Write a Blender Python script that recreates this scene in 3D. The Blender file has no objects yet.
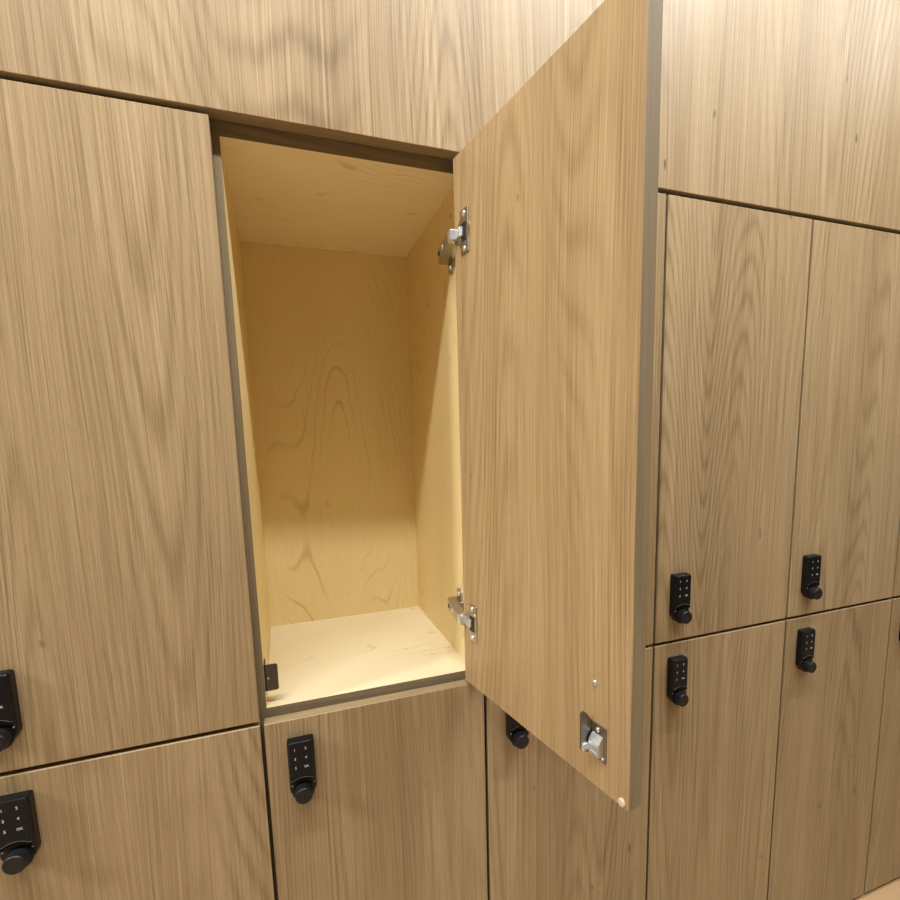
import bpy, bmesh, math, random
from mathutils import Vector, Matrix
random.seed(4)
S = bpy.context.scene
COL = S.collection
PI = math.pi

# ------------------------------------------------------------------ materials
class NT:
    """small helper round a node tree"""
    def __init__(self, name):
        self.m = bpy.data.materials.new(name); self.m.use_nodes = True
        self.t = self.m.node_tree; self.n = self.t.nodes; self.n.clear()
        self.out = self.n.new('ShaderNodeOutputMaterial')
        self.b = self.n.new('ShaderNodeBsdfPrincipled')
        self.t.links.new(self.b.outputs[0], self.out.inputs[0])
    def link(self, a, b): self.t.links.new(a, b)
    def put(self, sock, v):
        if hasattr(v, 'is_output'): self.link(v, sock)
        else: sock.default_value = v
    def math(self, op, a, b=0.0, c=None, clamp=False):
        k = self.n.new('ShaderNodeMath'); k.operation = op; k.use_clamp = clamp
        self.put(k.inputs[0], a); self.put(k.inputs[1], b)
        if c is not None: self.put(k.inputs[2], c)
        return k.outputs[0]
    def vmath(self, op, a, b):
        k = self.n.new('ShaderNodeVectorMath'); k.operation = op
        self.put(k.inputs[0], a); self.put(k.inputs[1], b)
        return k.outputs[0]
    def noise(self, vec, scale=1.0, detail=2.0, rough=0.5, dist=0.0):
        k = self.n.new('ShaderNodeTexNoise')
        self.link(vec, k.inputs['Vector'])
        k.inputs['Scale'].default_value = scale; k.inputs['Detail'].default_value = detail
        k.inputs['Roughness'].default_value = rough; k.inputs['Distortion'].default_value = dist
        return k.outputs[0]
    def ramp(self, fac, stops):
        k = self.n.new('ShaderNodeValToRGB'); self.link(fac, k.inputs[0])
        e = k.color_ramp.elements
        while len(e) < len(stops): e.new(0.5)
        for q, (p, c) in zip(e, stops): q.position = p; q.color = (*c, 1)
        return k.outputs[0]
    def mix(self, fac, a, b, mode='MIX'):
        k = self.n.new('ShaderNodeMix'); k.data_type = 'RGBA'; k.blend_type = mode
        self.put(k.inputs[0], fac); self.put(k.inputs[6], a); self.put(k.inputs[7], b)
        return k.outputs[2]
    def coords(self, along='Z'):
        """object coordinates with the grain turned to Z and an offset of its own for every object"""
        tc = self.n.new('ShaderNodeTexCoord'); oi = self.n.new('ShaderNodeObjectInfo')
        v = tc.outputs['Object']
        s = self.n.new('ShaderNodeSeparateXYZ'); self.link(v, s.inputs[0])
        c = self.n.new('ShaderNodeCombineXYZ')
        order = {'Z': (0, 1, 2), 'X': (2, 1, 0)}[along]
        for i, o in enumerate(order): self.link(s.outputs[o], c.inputs[i])
        r = self.n.new('ShaderNodeCombineXYZ')
        self.link(self.math('MULTIPLY', oi.outputs['Random'], 41.3), r.inputs[0])
        self.link(self.math('MULTIPLY', oi.outputs['Random'], 17.7), r.inputs[1])
        self.link(self.math('MULTIPLY', oi.outputs['Random'], 29.1), r.inputs[2])
        return self.vmath('ADD', c.outputs[0], r.outputs[0])


def principled(name, col, rough=0.5, metal=0.0, spec=0.5):
    k = NT(name)
    k.b.inputs['Base Color'].default_value = (*col, 1); k.b.inputs['Roughness'].default_value = rough
    k.b.inputs['Metallic'].default_value = metal; k.b.inputs['Specular IOR Level'].default_value = spec
    tc = k.n.new('ShaderNodeTexCoord')
    n = k.noise(tc.outputs['Object'], 220, 2)
    k.link(k.math('MULTIPLY_ADD', n, 0.12, max(rough - 0.06, 0.02)), k.b.inputs['Roughness'])
    return k.m


def walnut(name, dark, mid, light, rough=0.4, contrast=1.0, along='Z', spec=.42):
    k = NT(name)
    p = k.coords(along)
    w1 = k.noise(k.vmath('MULTIPLY', p, (6, 6, .75)), 1, 1.0)
    w2 = k.noise(k.vmath('MULTIPLY', p, (22, 22, 2.6)), 1, 1.0)
    off = k.math('ADD', k.math('MULTIPLY', k.math('SUBTRACT', w1, .5), .075),
                 k.math('MULTIPLY', k.math('SUBTRACT', w2, .5), .008))
    cv = k.n.new('ShaderNodeCombineXYZ'); k.link(off, cv.inputs[0])
    q = k.vmath('ADD', p, cv.outputs[0])
    broad = k.noise(k.vmath('MULTIPLY', q, (13, 13, .35)), 1, 2.0, .55)
    # cathedral figure: level lines of a long, stretched field
    f = k.noise(k.vmath('MULTIPLY', q, (5.0, 5.0, .42)), 1, 1.0, .3)
    jit = k.noise(k.vmath('MULTIPLY', q, (90, 90, 5)), 1, 2.0)
    ph = k.math('MULTIPLY_ADD', jit, 2.2, k.math('MULTIPLY', f, 400.0))
    ring = k.math('MULTIPLY_ADD', k.math('SINE', ph), .5, .5)
    ring = k.math('POWER', ring, 2.2)
    amp = k.noise(k.vmath('MULTIPLY', p, (9, 9, .9)), 1, 1.0)
    amp = k.math('MULTIPLY_ADD', amp, 3.2, -1.15, True)
    streak = k.noise(k.vmath('MULTIPLY', q, (290, 290, 1.3)), 1, 3.0, .6)
    fine = k.noise(k.vmath('MULTIPLY', q, (620, 620, 5.0)), 1, 1.0, .6)
    pore = k.noise(k.vmath('MULTIPLY', q, (1000, 1000, 40)), 1, 1.0)
    t = k.math('MULTIPLY_ADD', k.math('SUBTRACT', broad, .5), .80 * contrast, .54)
    t = k.math('MULTIPLY_ADD', k.math('MULTIPLY', k.math('SUBTRACT', ring, .3), amp), -.30 * contrast, t)
    t = k.math('MULTIPLY_ADD', k.math('SUBTRACT', streak, .5), .46 * contrast, t)
    t = k.math('MULTIPLY_ADD', k.math('SUBTRACT', fine, .5), .98 * contrast, t)
    col = k.ramp(t, [(.05, dark), (.5, mid), (.95, light)])
    pm = k.math('MULTIPLY', k.math('MULTIPLY_ADD', pore, 9.0, -5.4, True), .30)
    col = k.mix(pm, col, (*dark, 1))
    # a few small dark knots
    kn = k.noise(k.vmath('MULTIPLY', p, (75, 75, 30)), 1, 0.0)
    km = k.math('MULTIPLY', k.math('SUBTRACT', kn, .86, None, True), 14.0, None, True)
    col = k.mix(km, col, tuple(c * .62 for c in dark) + (1,))
    k.link(col, k.b.inputs['Base Color'])
    k.link(k.math('MULTIPLY_ADD', fine, .14, rough - .07), k.b.inputs['Roughness'])
    k.b.inputs['Specular IOR Level'].default_value = spec
    return k.m


def maple(name, base, tint, vein, along='Z', rough=.42, veins=1.0):
    k = NT(name)
    p = k.coords(along)
    w = k.noise(k.vmath('MULTIPLY', p, (30, 30, 22)), 1, 3.0, .65)
    cv = k.n.new('ShaderNodeCombineXYZ'); k.link(k.math('MULTIPLY', k.math('SUBTRACT', w, .5), .022), cv.inputs[0])
    q = k.vmath('ADD', p, cv.outputs[0])
    broad = k.noise(k.vmath('MULTIPLY', p, (9, 9, 1.2)), 1, 2.0)
    fine = k.noise(k.vmath('MULTIPLY', p, (330, 330, 12)), 1, 2.0, .6)
    t = k.math('MULTIPLY_ADD', k.math('SUBTRACT', broad, .5), .8, .5)
    t = k.math('MULTIPLY_ADD', k.math('SUBTRACT', fine, .5), .6, t)
    col = k.ramp(t, [(.15, tint), (.75, base)])
    f = k.noise(k.vmath('MULTIPLY', q, (5.0, 5.0, 1.1)), 1, 1.0, .4)
    lv = k.math('FRACT', k.math('MULTIPLY', f, 40.0))
    line = k.math('SUBTRACT', 1.0, k.math('MULTIPLY', k.math('ABSOLUTE', k.math('SUBTRACT', lv, .5)), 11.0), None, True)
    mask = k.noise(k.vmath('MULTIPLY', p, (12, 12, 4)), 1, 1.0)
    mask = k.math('MULTIPLY_ADD', mask, 5.0, -2.40, True)
    line = k.math('MULTIPLY', k.math('MULTIPLY', line, mask), .42 * veins)
    col = k.mix(line, col, (*vein, 1))
    kn = k.noise(k.vmath('MULTIPLY', p, (38, 38, 28)), 1, 0.0)
    km = k.math('MULTIPLY', k.math('SUBTRACT', kn, .80, None, True), 9.0, None, True)
    col = k.mix(k.math('MULTIPLY', km, .6), col, (*vein, 1))
    k.link(col, k.b.inputs['Base Color'])
    k.b.inputs['Roughness'].default_value = rough
    k.b.inputs['Specular IOR Level'].default_value = .4
    return k.m


def planks(name):
    k = NT(name)
    tc = k.n.new('ShaderNodeTexCoord')
    br = k.n.new('ShaderNodeTexBrick'); k.link(tc.outputs['Object'], br.inputs['Vector'])
    br.inputs['Scale'].default_value = 1; br.inputs['Brick Width'].default_value = 1.2; br.inputs['Row Height'].default_value = .13
    br.inputs['Mortar Size'].default_value = .0012; br.offset = .37
    br.inputs['Color1'].default_value = (.44, .29, .15, 1); br.inputs['Color2'].default_value = (.50, .345, .19, 1)
    br.inputs['Mortar'].default_value = (.22, .13, .06, 1)
    g = k.noise(k.vmath('MULTIPLY', tc.outputs['Object'], (2.2, 60, 60)), 1, 3.0, .6)
    col = k.mix(k.math('MULTIPLY_ADD', g, 1.0, -.25, True), br.outputs[0], (.42, .26, .13, 1))
    col = k.mix(.55, br.outputs[0], col)
    k.link(col, k.b.inputs['Base Color']); k.b.inputs['Roughness'].default_value = .4
    return k.m


def paint(name, c):
    k = NT(name)
    tc = k.n.new('ShaderNodeTexCoord')
    n = k.noise(tc.outputs['Object'], 90, 3)
    k.link(k.ramp(n, [(.3, tuple(x * .97 for x in c)), (.7, c)]), k.b.inputs['Base Color'])
    k.b.inputs['Roughness'].default_value = .8
    return k.m


M = {}
M['lam'] = walnut('walnut_laminate', (.172, .114, .054), (.318, .221, .115), (.445, .328, .187), .38)
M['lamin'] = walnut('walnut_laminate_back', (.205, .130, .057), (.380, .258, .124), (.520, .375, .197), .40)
M['edge'] = walnut('edge_band', (.165, .122, .068), (.245, .188, .110), (.330, .260, .160), .55, .6, 'Z', .2)
M['edgeX'] = walnut('edge_band_flat', (.165, .122, .068), (.245, .188, .110), (.330, .260, .160), .55, .6, 'X', .3)
M['maple'] = maple('maple_panel', (.815, .675, .360), (.745, .590, .290), (.36, .22, .07))
M['mapleX'] = maple('maple_panel_flat', (.820, .730, .500), (.775, .675, .430), (.42, .28, .11), 'X')  # paler than maple_panel: washed-out look of the lit shelf put into the colour
M['black'] = principled('black_plastic', (.0045, .005, .006), .30, 0, .28)
M['gloss'] = principled('black_gloss_panel', (.004, .005, .007), .25, 0, .22)
M['knob'] = principled('black_matte_knob', (.008, .009, .010), .45, 0, .35)
M['print'] = principled('grey_white_print', (.46, .46, .45), .5)
M['faint'] = principled('faint_grey_print', (.16, .17, .18), .4)
M['steel'] = principled('nickel_steel', (.50, .47, .42), .36, 1)
M['tab'] = principled('nickel_dim_reflection', (.30, .275, .24), .34, 1)  # nickel browned and darkened: dim reflection put into the colour
M['zinc'] = principled('bright_zinc', (.74, .78, .80), .34, .85)
M['dark'] = principled('dark_recess', (.010, .010, .010), .5)
M['gun'] = principled('steel_dark_reflection', (.105, .105, .095), .38, .8)  # steel colour darkened to hold the reflection of the dark room
M['bump'] = principled('clear_rubber', (.62, .50, .42), .25)
M['floor'] = planks('oak_plank_floor')
M['dimwall'] = paint('dim_wall_paint', (.14, .14, .137))  # walls kept dark grey to cut the light they bounce
M['wallp'] = paint('warm_white_paint', (.42, .41, .39))
M['ceil'] = paint('ceiling_paint', (.60, .60, .59))

# ------------------------------------------------------------------ mesh helpers
def obj(name, bm, mats, parent=None, smooth=False, loc=None):
    me = bpy.data.meshes.new(name)
    bmesh.ops.recalc_face_normals(bm, faces=bm.faces)
    bm.to_mesh(me); bm.free()
    for m in (mats if isinstance(mats, (list, tuple)) else [mats]): me.materials.append(m)
    if smooth:
        for p in me.polygons: p.use_smooth = True
    o = bpy.data.objects.new(name, me); COL.objects.link(o)
    if parent: o.parent = parent
    if loc: o.location = loc
    return o

def empty(name, loc, label, cat, group=None):
    o = bpy.data.objects.new(name, None); COL.objects.link(o)
    o.empty_display_size = .05; o.location = loc
    tag(o, label, cat, group)
    return o

def tag(o, label, cat, group=None):
    o['label'] = label; o['category'] = cat
    if group: o['group'] = group

def structure(o): o['kind'] = 'structure'; return o

def box(bm, lo, hi, mi=0, bevel=0, seg=1):
    g = bmesh.ops.create_cube(bm, size=1)
    lo = Vector(lo); hi = Vector(hi)
    for v in g['verts']:
        v.co = Vector(((v.co.x + .5) * (hi.x - lo.x) + lo.x, (v.co.y + .5) * (hi.y - lo.y) + lo.y, (v.co.z + .5) * (hi.z - lo.z) + lo.z))
    fs = list({f for v in g['verts'] for f in v.link_faces})
    for f in fs: f.material_index = mi
    if bevel:
        es = list({e for v in g['verts'] for e in v.link_edges})
        r = bmesh.ops.bevel(bm, geom=es, offset=bevel, segments=seg, affect='EDGES', profile=.5)
        for f in r['faces']: f.material_index = mi
    return fs

def prism(bm, pts, y0, y1, bevel=0, seg=2, mi=0):
    """outline in x,z swept from y0 (back) to y1 (front); the front rim is rounded"""
    vs = [bm.verts.new((x, y0, z)) for x, z in pts]
    f = bm.faces.new(vs)
    r = bmesh.ops.extrude_face_region(bm, geom=[f])
    nv = [g for g in r['geom'] if isinstance(g, bmesh.types.BMVert)]
    nf = [g for g in r['geom'] if isinstance(g, bmesh.types.BMFace)]
    for v in nv: v.co.y = y1
    if bevel:
        es = [e for e in nf[0].edges]
        bmesh.ops.bevel(bm, geom=es, offset=bevel, segments=seg, affect='EDGES', profile=.5)
    return bm

def lathe(bm, prof, axis_o, axis='Y', n=28):
    """profile of (radius, position along the axis), closed at both ends"""
    rings = []
    for r, a in prof:
        ring = []
        for i in range(n):
            t = 2 * PI * i / n; c, s = r * math.cos(t), r * math.sin(t)
            p = {'Y': (c, a, s), 'X': (a, c, s), 'Z': (c, s, a)}[axis]
            ring.append(bm.verts.new(Vector(p) + Vector(axis_o)))
        rings.append(ring)
    for A, B in zip(rings, rings[1:]):
        for i in range(n): bm.faces.new((A[i], A[(i + 1) % n], B[(i + 1) % n], B[i]))
    bm.faces.new(rings[0][::-1]); bm.faces.new(rings[-1])

def arc(cx, cz, r, a0, a1, n):
    return [(cx + r * math.cos(math.radians(a0 + (a1 - a0) * i / n)), cz + r * math.sin(math.radians(a0 + (a1 - a0) * i / n))) for i in range(n + 1)]

def text_mesh(body, size):
    cu = bpy.data.curves.new('key', 'FONT'); cu.body = body; cu.size = size
    cu.align_x = 'CENTER'; cu.align_y = 'CENTER'; cu.extrude = .00012; cu.offset = size * .018
    o = bpy.data.objects.new('key', cu); COL.objects.link(o)
    dg = bpy.context.evaluated_depsgraph_get(); dg.update()
    me = bpy.data.meshes.new_from_object(o.evaluated_get(dg))
    bpy.data.objects.remove(o); bpy.data.curves.remove(cu)
    me.transform(Matrix.Rotation(PI / 2, 4, 'X'))
    me.materials.clear(); me.materials.append(M['print'])
    return me

def copy_tree(o, parent=None):
    c = o.copy(); COL.objects.link(c); c.parent = parent
    for ch in [x for x in bpy.data.objects if x.parent == o]: copy_tree(ch, c)
    return c

# ------------------------------------------------------------------ sizes (metres)
W = .305                       # pitch of the columns
GAP = .0023                    # half the joint between two doors
TH = .017                      # door thickness
DW = W - 2 * GAP
ZS = .689                      # where the upper row stands on the lower row
ZL0, ZL1 = .0063, .6964        # lower doors
ZU0, ZU1 = .7020, 1.3989       # upper doors
CF, CB = .0225, .3275          # carcass front, inner face of its back
CTOP = 1.409
IX0, IX1 = .0057, .2930        # inside faces of the side panels, from the column line
OX0, OX1 = -.0025, .3015       # outside faces
FASC = 1.4055

# ------------------------------------------------------------------ keypad lock (origin: top centre of its back)
KC = -.0700                    # knob centre below the top of the lock
def make_lock():
    bm = bmesh.new()
    hw = .0166
    pts = [(-hw, -.003)] + arc(-hw + .003, -.003, .003, 180, 90, 4)[1:] + arc(hw - .003, -.003, .003, 90, 0, 4) + [(hw, -.0660), (hw - .0012, -.0700)] + arc(0, KC, .0124, -38, -142, 12) + [(-hw + .0012, -.0700), (-hw, -.0660)]
    prism(bm, pts, 0, -.0104, .0012, 2)
    # raised housing of the keys, hollowed at the bottom to follow the dial
    h2 = .0158
    a = math.degrees(math.acos(h2 / .0205)) if h2 < .0205 else 0
    low = arc(0, KC, .0200, 38, 142, 12)
    pts = arc(-h2 + .003, -.0036, .003, 180, 90, 4) + arc(h2 - .003, -.0036, .003, 90, 0, 4) + [(h2, low[0][1])] + low + [(-h2, low[0][1])]
    prism(bm, pts, -.008, -.0126, .0016, 3)
    # ring round the dial
    ring = [(.0136, -.0100), (.0136, -.0112), (.0128, -.0116), (.0118, -.0116), (.0118, -.0100)]
    lathe(bm, ring, (0, 0, KC))
    lock = obj('keypad_lock', bm, M['black'])
    for p in lock.data.polygons: p.use_smooth = False
    bm = bmesh.new()
    k2 = .0132; low = arc(0, KC, .0222, 50, 130, 10)
    pts = arc(-k2 + .002, -.0068, .002, 180, 90, 3) + arc(k2 - .002, -.0068, .002, 90, 0, 3) + [(k2, low[0][1])] + low + [(-k2, low[0][1])]
    prism(bm, pts, -.0124, -.0129, 0)
    obj('key_panel', bm, M['gloss'], lock)
    bm = bmesh.new()
    lathe(bm, [(.0116, -.0102), (.0115, -.0136), (.0109, -.0138), (.0108, -.0214), (.0100, -.0224), (.0088, -.0227)], (0, 0, KC), n=36)
    kn = obj('dial_knob', bm, M['knob'], lock)
    for r, (a, b) in enumerate((('1', '2'), ('3', '4'), ('5', 'OK'))):
        for s, ch in ((-.0076, a), (.0057, b)):
            me = KEYS[ch]
            o = bpy.data.objects.new('key_digit' if ch != 'OK' else 'key_word', me); COL.objects.link(o)
            o.parent = lock; o.location = (s, -.0130, -.0104 - .0124 * r)
    # thin printed line that follows the dial
    bm = bmesh.new()
    up_ = arc(0, KC, .0212, 55, 125, 14); dn = arc(0, KC, .0208, 125, 55, 14)
    prism(bm, [(.0143, up_[0][1])] + up_ + [(-.0143, up_[-1][1]), (-.0143, dn[0][1])] + dn + [(.0143, dn[-1][1])], -.0125, -.0130)
    obj('dial_line', bm, M['faint'], lock)
    # small padlock marks either side of the dial
    for s, opened in ((-1, 0), (1, 1)):
        bm = bmesh.new()
        box(bm, (-.0010, -.00015, -.0010), (.0010, .00015, .0004))
        sh = arc(0, .0004, .0008, 0, 180, 8); inn = arc(0, .0004, .00055, 180, 0, 8)
        if opened: sh = [(x + .0008, z + .0003) for x, z in sh]; inn = [(x + .0008, z + .0003) for x, z in inn]
        prism(bm, sh + inn, .00015, -.00015)
        obj('padlock_mark', bm, M['print'], lock, loc=(s * .0135, -.0106, KC + .0098))
    return lock
KEYS = {c: text_mesh(c, .0046) for c in '12345'}
KEYS['OK'] = text_mesh('OK', .0040)

# ------------------------------------------------------------------ doors and carcasses
def door_bm(h, y0=0.0):
    """front face at y=0, back at y=TH, x from the free edge (left), z from the bottom"""
    bm = bmesh.new()
    box(bm, (0, y0, 0), (DW, TH, h), 0, .0006, 1)
    for f in bm.faces:
        n = f.normal
        f.material_index = 0 if abs(n.y) > .3 else (1 if abs(n.z) < .7 else 2)
    return bm
M['edgeT'] = walnut('edge_band_toplit', (.215, .155, .082), (.320, .235, .130), (.410, .310, .185), .5, .6, 'X', .5)  # lighter copy of the edge band: overhead light put into the colour
DOORM = [M['lam'], M['edge'], M['edgeT']]

def carcass_bm(z0, z1):
    bm = bmesh.new()
    t = .018
    box(bm, (OX0, CF, z0), (IX0, CB + .006, z1), 0)
    box(bm, (IX1, CF, z0), (OX1, CB + .006, z1), 0)
    box(bm, (IX0, CF, z0), (IX1, CB, z0 + t), 1)
    box(bm, (IX0, CF, z1 - t), (IX1, CB, z1), 1)
    box(bm, (IX0, CB, z0), (IX1, CB + .006, z1), 0)
    bm.normal_update()
    for f in bm.faces:
        if f.normal.y < -.9 and abs(f.calc_center_median().y - CF) < 1e-4: f.material_index = 2
    return bm
CARM = [M['maple'], M['mapleX'], M['edge']]

def screw_bm(c, r, axis, sgn, h=.0012):
    """pan head with a cross slot, on an axis; sgn is the way it faces"""
    bm = bmesh.new()
    lathe(bm, [(r, 0), (r, sgn * h * .5), (r * .72, sgn * h), (r * .2, sgn * h * 1.05)], c, axis, 18)
    return bm

def closed_locker(row):
    z0, z1, d0, d1 = (0, ZS - .0005, ZL0, ZL1) if row == 'lower' else (0, CTOP - ZS, ZU0 - ZS, ZU1 - ZS)
    root = empty('locker', (0, 0, 0), 'x', 'locker')
    obj('cabinet_body', carcass_bm(z0 + (.004 if row == 'lower' else 0), z1), CARM, root)
    obj('door', door_bm(d1 - d0), DOORM, root, loc=(GAP, 0, d0))
    lk = make_lock(); lk.parent = root
    lk.location = (.0458, 0, d1 - .0246 if row == 'lower' else d0 + .1150)
    return root

low = closed_locker('lower'); up = closed_locker('upper')
LOWER = ['closed lower locker at the left end of the bottom row, left of the open locker',
         'closed lower locker directly below the open locker',
         'closed lower locker partly hidden under the swung-out door, only its dial knob peeping out',
         'closed lower locker in the bottom row, first to the right of the swung-out door',
         'closed lower locker in the bottom row, second to the right of the swung-out door',
         'closed lower locker at the right end of the bottom row, above the visible floor']
UPPER = {0: 'closed upper locker with a wide light wood-grain door left of the open locker',
         2: 'closed upper locker mostly hidden behind the swung-out door, a thin strip showing',
         3: 'closed upper locker in the top row, first whole one right of the swung-out door',
         4: 'closed upper locker in the top row, second whole one right of the swung-out door',
         5: 'closed upper locker at the right edge of the photo, only a sliver in view'}
# the locks were screwed on by hand: each sits a few millimetres off
LOCKS = ({0: (.0045, .0040), 1: (-.0015, 0), 2: (.0035, -.001), 3: (.0000, .0010), 4: (.0020, .0025), 5: (.002, .0025)},
         {0: (.0040, 0), 2: (0, 0), 3: (.0000, .0010), 4: (.0025, .0010), 5: (0, 0)})
def nudge(o, dx, dz):
    for c in bpy.data.objects:
        if c.parent == o and c.name.startswith('keypad_lock'): c.location.x += dx; c.location.z += dz
for k in (5, 4, 3, 2, 1, 0):
    o = low if k == 0 else copy_tree(low)
    o.location = (k * W, 0, 0); nudge(o, *LOCKS[0][k]); tag(o, LOWER[k], 'locker', 'closed lockers of the bottom row')
for k, lab in sorted(UPPER.items(), reverse=True):
    o = up if k == 0 else copy_tree(up)
    o.location = (k * W, 0, ZS); nudge(o, *LOCKS[1][k]); tag(o, lab, 'locker', 'closed lockers of the top row')

# ------------------------------------------------------------------ the open locker
R = empty('locker', (W, 0, ZS), 'open upper locker with pale maple interior, its door swung out to the right', 'locker')
hz = CTOP - ZS
def panel(name, lo, hi, mats, front='edge'):
    bm = bmesh.new(); box(bm, lo, hi)
    bm.normal_update()
    for f in bm.faces:
        if front and f.normal.y < -.9: f.material_index = 1
    return obj(name, bm, [mats, M[front or 'maple']], R)
sl = panel('side_panel', (OX0, CF, 0), (IX0, CB + .006, hz), M['maple'])
sr = panel('side_panel', (IX1, CF, 0), (OX1, CB + .006, hz), M['maple'])
panel('shelf_bottom', (IX0, CF, 0), (IX1, CB, .7068 - ZS), M['mapleX'], 'edgeX')
panel('top_panel', (IX0, CF, 1.3909 - ZS), (IX1, CB, hz), M['mapleX'], 'edgeX')
panel('back_panel', (IX0, CB, 0), (IX1, CB + .006, hz), M['maple'], None)
for y, z in ((.0670, 1.3594), (.2386, 1.350)):
    obj('panel_screw', screw_bm((IX1, y, z - ZS), .0026, 'X', -1, .0006), M['steel'], R)

phi = math.radians(99.75)
rot = Matrix.Rotation(phi, 3, 'Z')
hinge = Vector((.581 - W, .0048, ZU0 - ZS))                   # inner edge of the door at the hinge side, bottom
dorig = hinge - rot @ Vector((DW, TH, 0))
DM = Matrix.Translation(dorig) @ rot.to_4x4()                  # door space -> locker space
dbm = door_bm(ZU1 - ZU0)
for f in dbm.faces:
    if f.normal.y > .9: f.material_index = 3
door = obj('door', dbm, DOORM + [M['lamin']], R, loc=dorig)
door.rotation_euler = (0, 0, phi)
def dpt(s, t, z):                                              # s from the hinge edge, t out of the inner face, z in locker world height
    return Vector((DW - s, TH + t, z - ZU0))

# parts fixed to the inner face of the door
bm = bmesh.new()                                               # angle plate: tab standing out + base lying on the door
def dbox(bm, s0, s1, t0, t1, z0, z1, bev=0):
    a, b = dpt(s0, t0, z0), dpt(s1, t1, z1)
    lo = [min(a[i], b[i]) for i in range(3)]; hi = [max(a[i], b[i]) for i in range(3)]
    box(bm, lo, hi, 0, bev)
dbox(bm, .2535, .2725, 0, .0016, .7335, .7700, .0005)
tabp = [(0, .7345), (.0060, .7380), (.0120, .7415), (.0155, .7445), (.0155, .7815), (.0145, .7825), (.0115, .7825), (.0080, .7795), (.0035, .7735), (0, .7695)]
v0 = [bm.verts.new(dpt(.2520, t, z)) for t, z in tabp]; v1 = [bm.verts.new(dpt(.2537, t, z)) for t, z in tabp]
bm.faces.new(v0); bm.faces.new(v1[::-1])
for i in range(len(tabp)): bm.faces.new((v0[i], v1[i], v1[(i + 1) % len(tabp)], v0[(i + 1) % len(tabp)]))
cam = obj('cam_latch', bm, M['tab'], door)
bm = bmesh.new()                                               # bright wedge block of the latch
wp = [(.0016, .7400), (.0075, .7400), (.0075, .7530), (.0035, .7590), (.0016, .7600)]
v0 = [bm.verts.new(dpt(.2555, t, z)) for t, z in wp]; v1 = [bm.verts.new(dpt(.2690, t, z)) for t, z in wp]
bm.faces.new(v0); bm.faces.new(v1[::-1])
for i in range(len(wp)): bm.faces.new((v0[i], v1[i], v1[(i + 1) % len(wp)], v0[(i + 1) % len(wp)]))
dbox(bm, .2575, .2668, .0075, .0082, .7415, .7440)
dbox(bm, .2575, .2668, .0075, .0082, .7490, .7515)
ob = obj('cam_latch', bm, M['zinc'], door); ob['label'] = 'bright zinc wedge block'; ob.name = 'latch_block'
for s, z, r in ((.2620, .7650, .0024), (.2690, .7375, .0018)):
    p = dpt(s, .0016, z); b2 = bmesh.new(); lathe(b2, [(r, 0), (r, .0008), (r * .7, .0015), (r * .2, .0016)], p, 'Y', 16)
    obj('rivet', b2, M['zinc'], door)
b2 = bmesh.new()                                               # cross-head screw on the tab
pc = dpt(.2537, .0106, .7460)
lathe(b2, [(.0045, 0), (.0045, -.0010), (.0036, -.0022), (.0012, -.0026)], pc, 'X', 22)
box(b2, (pc.x - .0029, pc.y - .0005, pc.z - .0028), (pc.x - .0024, pc.y + .0005, pc.z + .0028))
box(b2, (pc.x - .0029, pc.y - .0028, pc.z - .0005), (pc.x - .0024, pc.y + .0028, pc.z + .0005))
obj('screw', b2, M['zinc'], door)
b2 = bmesh.new(); lathe(b2, [(.0030, 0), (.0030, .0010), (.0022, .0020), (.0008, .0022)], dpt(.2559, 0, .8104), 'Y', 20)
obj('screw', b2, M['zinc'], door)
b2 = bmesh.new(); lathe(b2, [(.0042, 0), (.0042, .0012), (.0034, .0020), (.0015, .0023)], dpt(.2925, 0, .7075), 'Y', 24)
ob = obj('rubber_bumper', b2, M['bump'], door); ob['label'] = 'clear round rubber bumper'

# the lock of the open door sits on its outer face
lk = make_lock(); lk.parent = R
lk.location = DM @ Vector((.0458 - GAP, 0, .1150 - (ZU0 - ZS))); lk.rotation_euler = (0, 0, phi)

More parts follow.
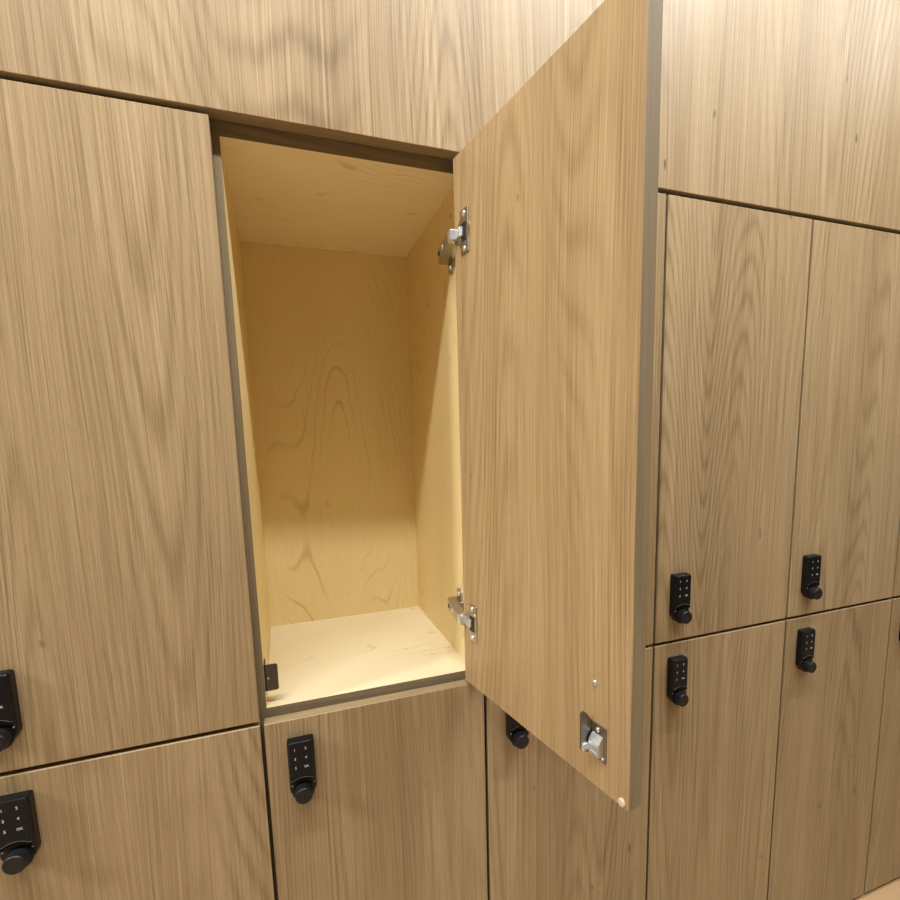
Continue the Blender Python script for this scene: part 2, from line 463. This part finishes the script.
# two concealed hinges
def make_hinge(zc, zarm, flip):
    """zc: middle of the cup plate on the door, zarm: middle of the arm, flip: which wing shows"""
    zc -= ZS; zarm -= ZS
    # arm channel standing off the side panel
    bm = bmesh.new()
    x1 = IX1
    rings = []
    for y, xa, xb, h in ((.0040, .2668, .2770, .0062), (.0200, .2682, .2800, .0066), (.0520, .2715, .2850, .0078), (.0700, .2738, .2872, .0080), (.0785, .2762, .2880, .0078)):
        rings.append([bm.verts.new(c) for c in ((xa, y, zarm - h), (xa, y, zarm + h), (xb, y, zarm + h), (xb, y, zarm - h))])
    for A, B in zip(rings, rings[1:]):
        for i in range(4): bm.faces.new((A[i], A[(i + 1) % 4], B[(i + 1) % 4], B[i]))
    bm.faces.new(rings[0]); bm.faces.new(rings[-1][::-1])
    h = obj('hinge', bm, M['steel'], R)
    # mounting plate with two wings
    bm = bmesh.new()
    box(bm, (.2865, .0480, zarm - .0075), (x1, .0780, zarm + .0075), 0, .0006)
    wing = [(.0545, -.0190), (.0580, -.0235), (.0700, -.0235), (.0745, -.0190), (.0745, .0190), (.0700, .0235), (.0580, .0235), (.0545, .0190)]
    v0 = [bm.verts.new((x1, y, zarm + z)) for y, z in wing]; v1 = [bm.verts.new((x1 - .0030, y, zarm + z)) for y, z in wing]
    bm.faces.new(v0[::-1]); bm.faces.new(v1)
    for i in range(8): bm.faces.new((v0[i], v0[(i + 1) % 8], v1[(i + 1) % 8], v1[i]))
    obj('mounting_plate', bm, M['steel'], h)
    for dz in (-.0160, .0160):
        obj('screw', screw_bm((x1 - .0030, .0640, zarm + dz), .0040, 'X', -1, .0018), M['zinc'], h)
    for y, xs, m in ((.0380, .2700, 'zinc'), (.0600, .2726, 'dark')):
        obj('screw', screw_bm((xs, y, zarm), .0036, 'X', -1, .0012), M[m], h)
    # two joined bright link blocks between the arm and the cup
    bm = bmesh.new()
    box(bm, (.2660, -.0070, zarm - .0063), (.2762, .0050, zarm + .0063), 0, .0009, 2)
    box(bm, (.2735, -.0180, zarm - .0056), (.2795, -.0050, zarm + .0056), 0, .0009, 2)
    lathe(bm, [(.0020, -.0082), (.0020, .0082)], (.2722, -.0015, zarm), 'Z', 14)
    lk_ = obj('hinge_link', bm, M['zinc'], h); lk_['label'] = 'bright zinc link of the hinge'
    # plate and cup on the door
    bm = bmesh.new()
    cz = zc + ZS
    dbox(bm, .0170, .0365, 0, .0016, cz - .0262, cz + .0262, .0006)
    n = 24
    c0 = [dpt(.0235 + .0145 * math.cos(2 * PI * i / n), 0.0004, cz + .0165 * math.sin(2 * PI * i / n)) for i in range(n)]
    c1 = [p + Vector((0, .0016, 0)) for p in c0]
    v0 = [bm.verts.new(p) for p in c0]; v1 = [bm.verts.new(p) for p in c1]
    bm.faces.new(v0); bm.faces.new(v1[::-1])
    for i in range(n): bm.faces.new((v0[i], v0[(i + 1) % n], v1[(i + 1) % n], v1[i]))
    bm.transform(DM)
    obj('cup_plate', bm, M['steel'], h)
    bm = bmesh.new()                                           # dark slab painted in for the shaded hollow of the cup
    dbox(bm, .0200, .0325, .0016, .0024, cz - .0120, cz + .0100, .0004)
    bm.transform(DM); ob = obj('hinge_cup_shade', bm, M['dark'], h); ob['label'] = 'dark slab in place of the shaded hollow of the hinge cup'
    bm = bmesh.new()                                           # tongue going from the link into the cup
    dbox(bm, .0185, .0262, .0018, .0052, cz - .0055, cz + .0055, .0008)
    bm.transform(DM); obj('hinge_tongue', bm, M['zinc'], h)
    for dz in (-.0205, .0205):
        bm = bmesh.new(); lathe(bm, [(.0036, 0), (.0036, .0006), (.0026, .0015), (.0008, .0017)], dpt(.0262, .0016, cz + dz), 'Y', 18)
        bm.transform(DM); obj('screw', bm, M['zinc'], h)
    return h
make_hinge(1.3040, 1.3045, 0)
make_hinge(.7960, .7960, 1)

# strike bracket on the left side panel
bm = bmesh.new()
x0 = IX0; zb = .7260 - ZS; zt = .7620 - ZS
pts = [(x0 + .0005, zb), (x0 + .0150, zb), (x0 + .0168, zb + .0018), (x0 + .0168, zt - .0018), (x0 + .0150, zt), (x0 + .0005, zt)]
prism(bm, pts, .0316, .0300)
box(bm, (x0, .0300, zb), (x0 + .0016, .0520, zt), 0)
st = obj('strike_bracket', bm, M['gun'], R); st['label'] = 'metal angle bracket on the left side panel, dark reflection painted in'
bm = bmesh.new(); lathe(bm, [(.0013, 0), (.0013, -.0005), (.0006, -.0008)], (x0 + .0046, .0300, .7435 - ZS), 'Y', 14)
obj('rivet', bm, M['zinc'], st)

# ------------------------------------------------------------------ fascia above the lockers
bm = bmesh.new(); box(bm, (-.001, 0, 0), (6 * W + .001, .019, 2.60 - FASC), 0, .0006)
bm.normal_update()
for f in bm.faces: f.material_index = 0 if abs(f.normal.y) > .3 else 1
fa = obj('fascia_panel', bm, [M['lam'], M['edgeX']], loc=(0, 0, FASC))
tag(fa, 'wide vertical-grained wood panel running above the whole row of lockers', 'wall panel')

# ------------------------------------------------------------------ room
def slab(name, lo, hi, m):
    bm = bmesh.new(); box(bm, lo, hi); return structure(obj(name, bm, m))
X0, X1, Y0, H = -3.2, 4.6, -4.6, 2.60
slab('floor', (X0, Y0, -.05), (X1, .5, 0), M['floor'])
slab('ceiling', (X0, Y0, H), (X1, .5, H + .05), M['ceil'])
slab('wall_back', (X0, .345, 0), (X1, .5, H), M['dimwall'])
slab('wall_left', (X0 - .1, Y0, 0), (X0, .5, H), M['dimwall'])
slab('wall_right', (X1, Y0, 0), (X1 + .1, .5, H), M['dimwall'])
slab('wall_front', (X0, Y0 - .1, 0), (X1, Y0, H), M['dimwall'])
slab('trim_1', (X0, 0, 0), (-.004, .345, H), M['wallp'])
slab('trim_2', (6 * W + .004, 0, 0), (X1, .345, H), M['wallp'])

# ------------------------------------------------------------------ light: lines of lamps in the ceiling, parallel to the lockers
def strip(x, y, lx, ly, power, col):
    l = bpy.data.lights.new('ceiling_lamp', 'AREA'); l.shape = 'RECTANGLE'; l.size = lx; l.size_y = ly
    l.energy = power; l.color = col
    o = bpy.data.objects.new('ceiling_lamp', l); COL.objects.link(o); o.location = (x, y, H - .01)
    return o
for x, y, p, c in ((-2.4, -.72, 120, (1, .99, .97)), (0, -.72, 45, (1, .99, .97)),
                   (1.3, -.74, 47, (.97, 1, 1)), (2.6, -.74, 16, (.97, 1, 1))):  # rightmost lamp is added, unseen, to brighten the right doors
    strip(x, y, 1.16, .09, p, c)

w = bpy.data.worlds.new('world'); S.world = w; w.use_nodes = True
w.node_tree.nodes['Background'].inputs[0].default_value = (.5, .5, .5, 1)
w.node_tree.nodes['Background'].inputs[1].default_value = .02

# ------------------------------------------------------------------ camera
D = dict(f=492.7511, cx=457.1047, cy=505.8255, rx=0.1348, ry=-0.0253, rz=0.337, X=0.3524, Y=-0.6308, Z=1.1566 - .108)
cz, sz = math.cos(D['rz']), math.sin(D['rz'])
fw, rt, upv = Vector((sz, cz, 0)), Vector((cz, -sz, 0)), Vector((0, 0, 1))
c, s = math.cos(D['rx']), math.sin(D['rx']); fw, upv = c * fw - s * upv, s * fw + c * upv
c, s = math.cos(D['ry']), math.sin(D['ry']); rt, upv = c * rt + s * upv, -s * rt + c * upv
cd = bpy.data.cameras.new('camera'); co = bpy.data.objects.new('camera', cd); COL.objects.link(co)
cd.sensor_fit = 'HORIZONTAL'; cd.sensor_width = 36; cd.lens = D['f'] / 900 * 36
cd.shift_x = -(D['cx'] - 450) / 900; cd.shift_y = (D['cy'] - 450) / 900
cd.clip_start = .01
m3 = Matrix((rt, upv, -fw)).transposed()
co.matrix_world = Matrix.Translation((D['X'], D['Y'], D['Z'])) @ m3.to_4x4()
S.camera = co

S.view_settings.view_transform = 'Standard'; S.view_settings.look = 'None'
S.view_settings.gamma = 1; S.view_settings.exposure = -.14; S.view_settings.use_curve_mapping = False
S.cycles.use_denoising = True
S.cycles.denoising_prefilter = 'NONE'
S.cycles.max_bounces = 12; S.cycles.diffuse_bounces = 8
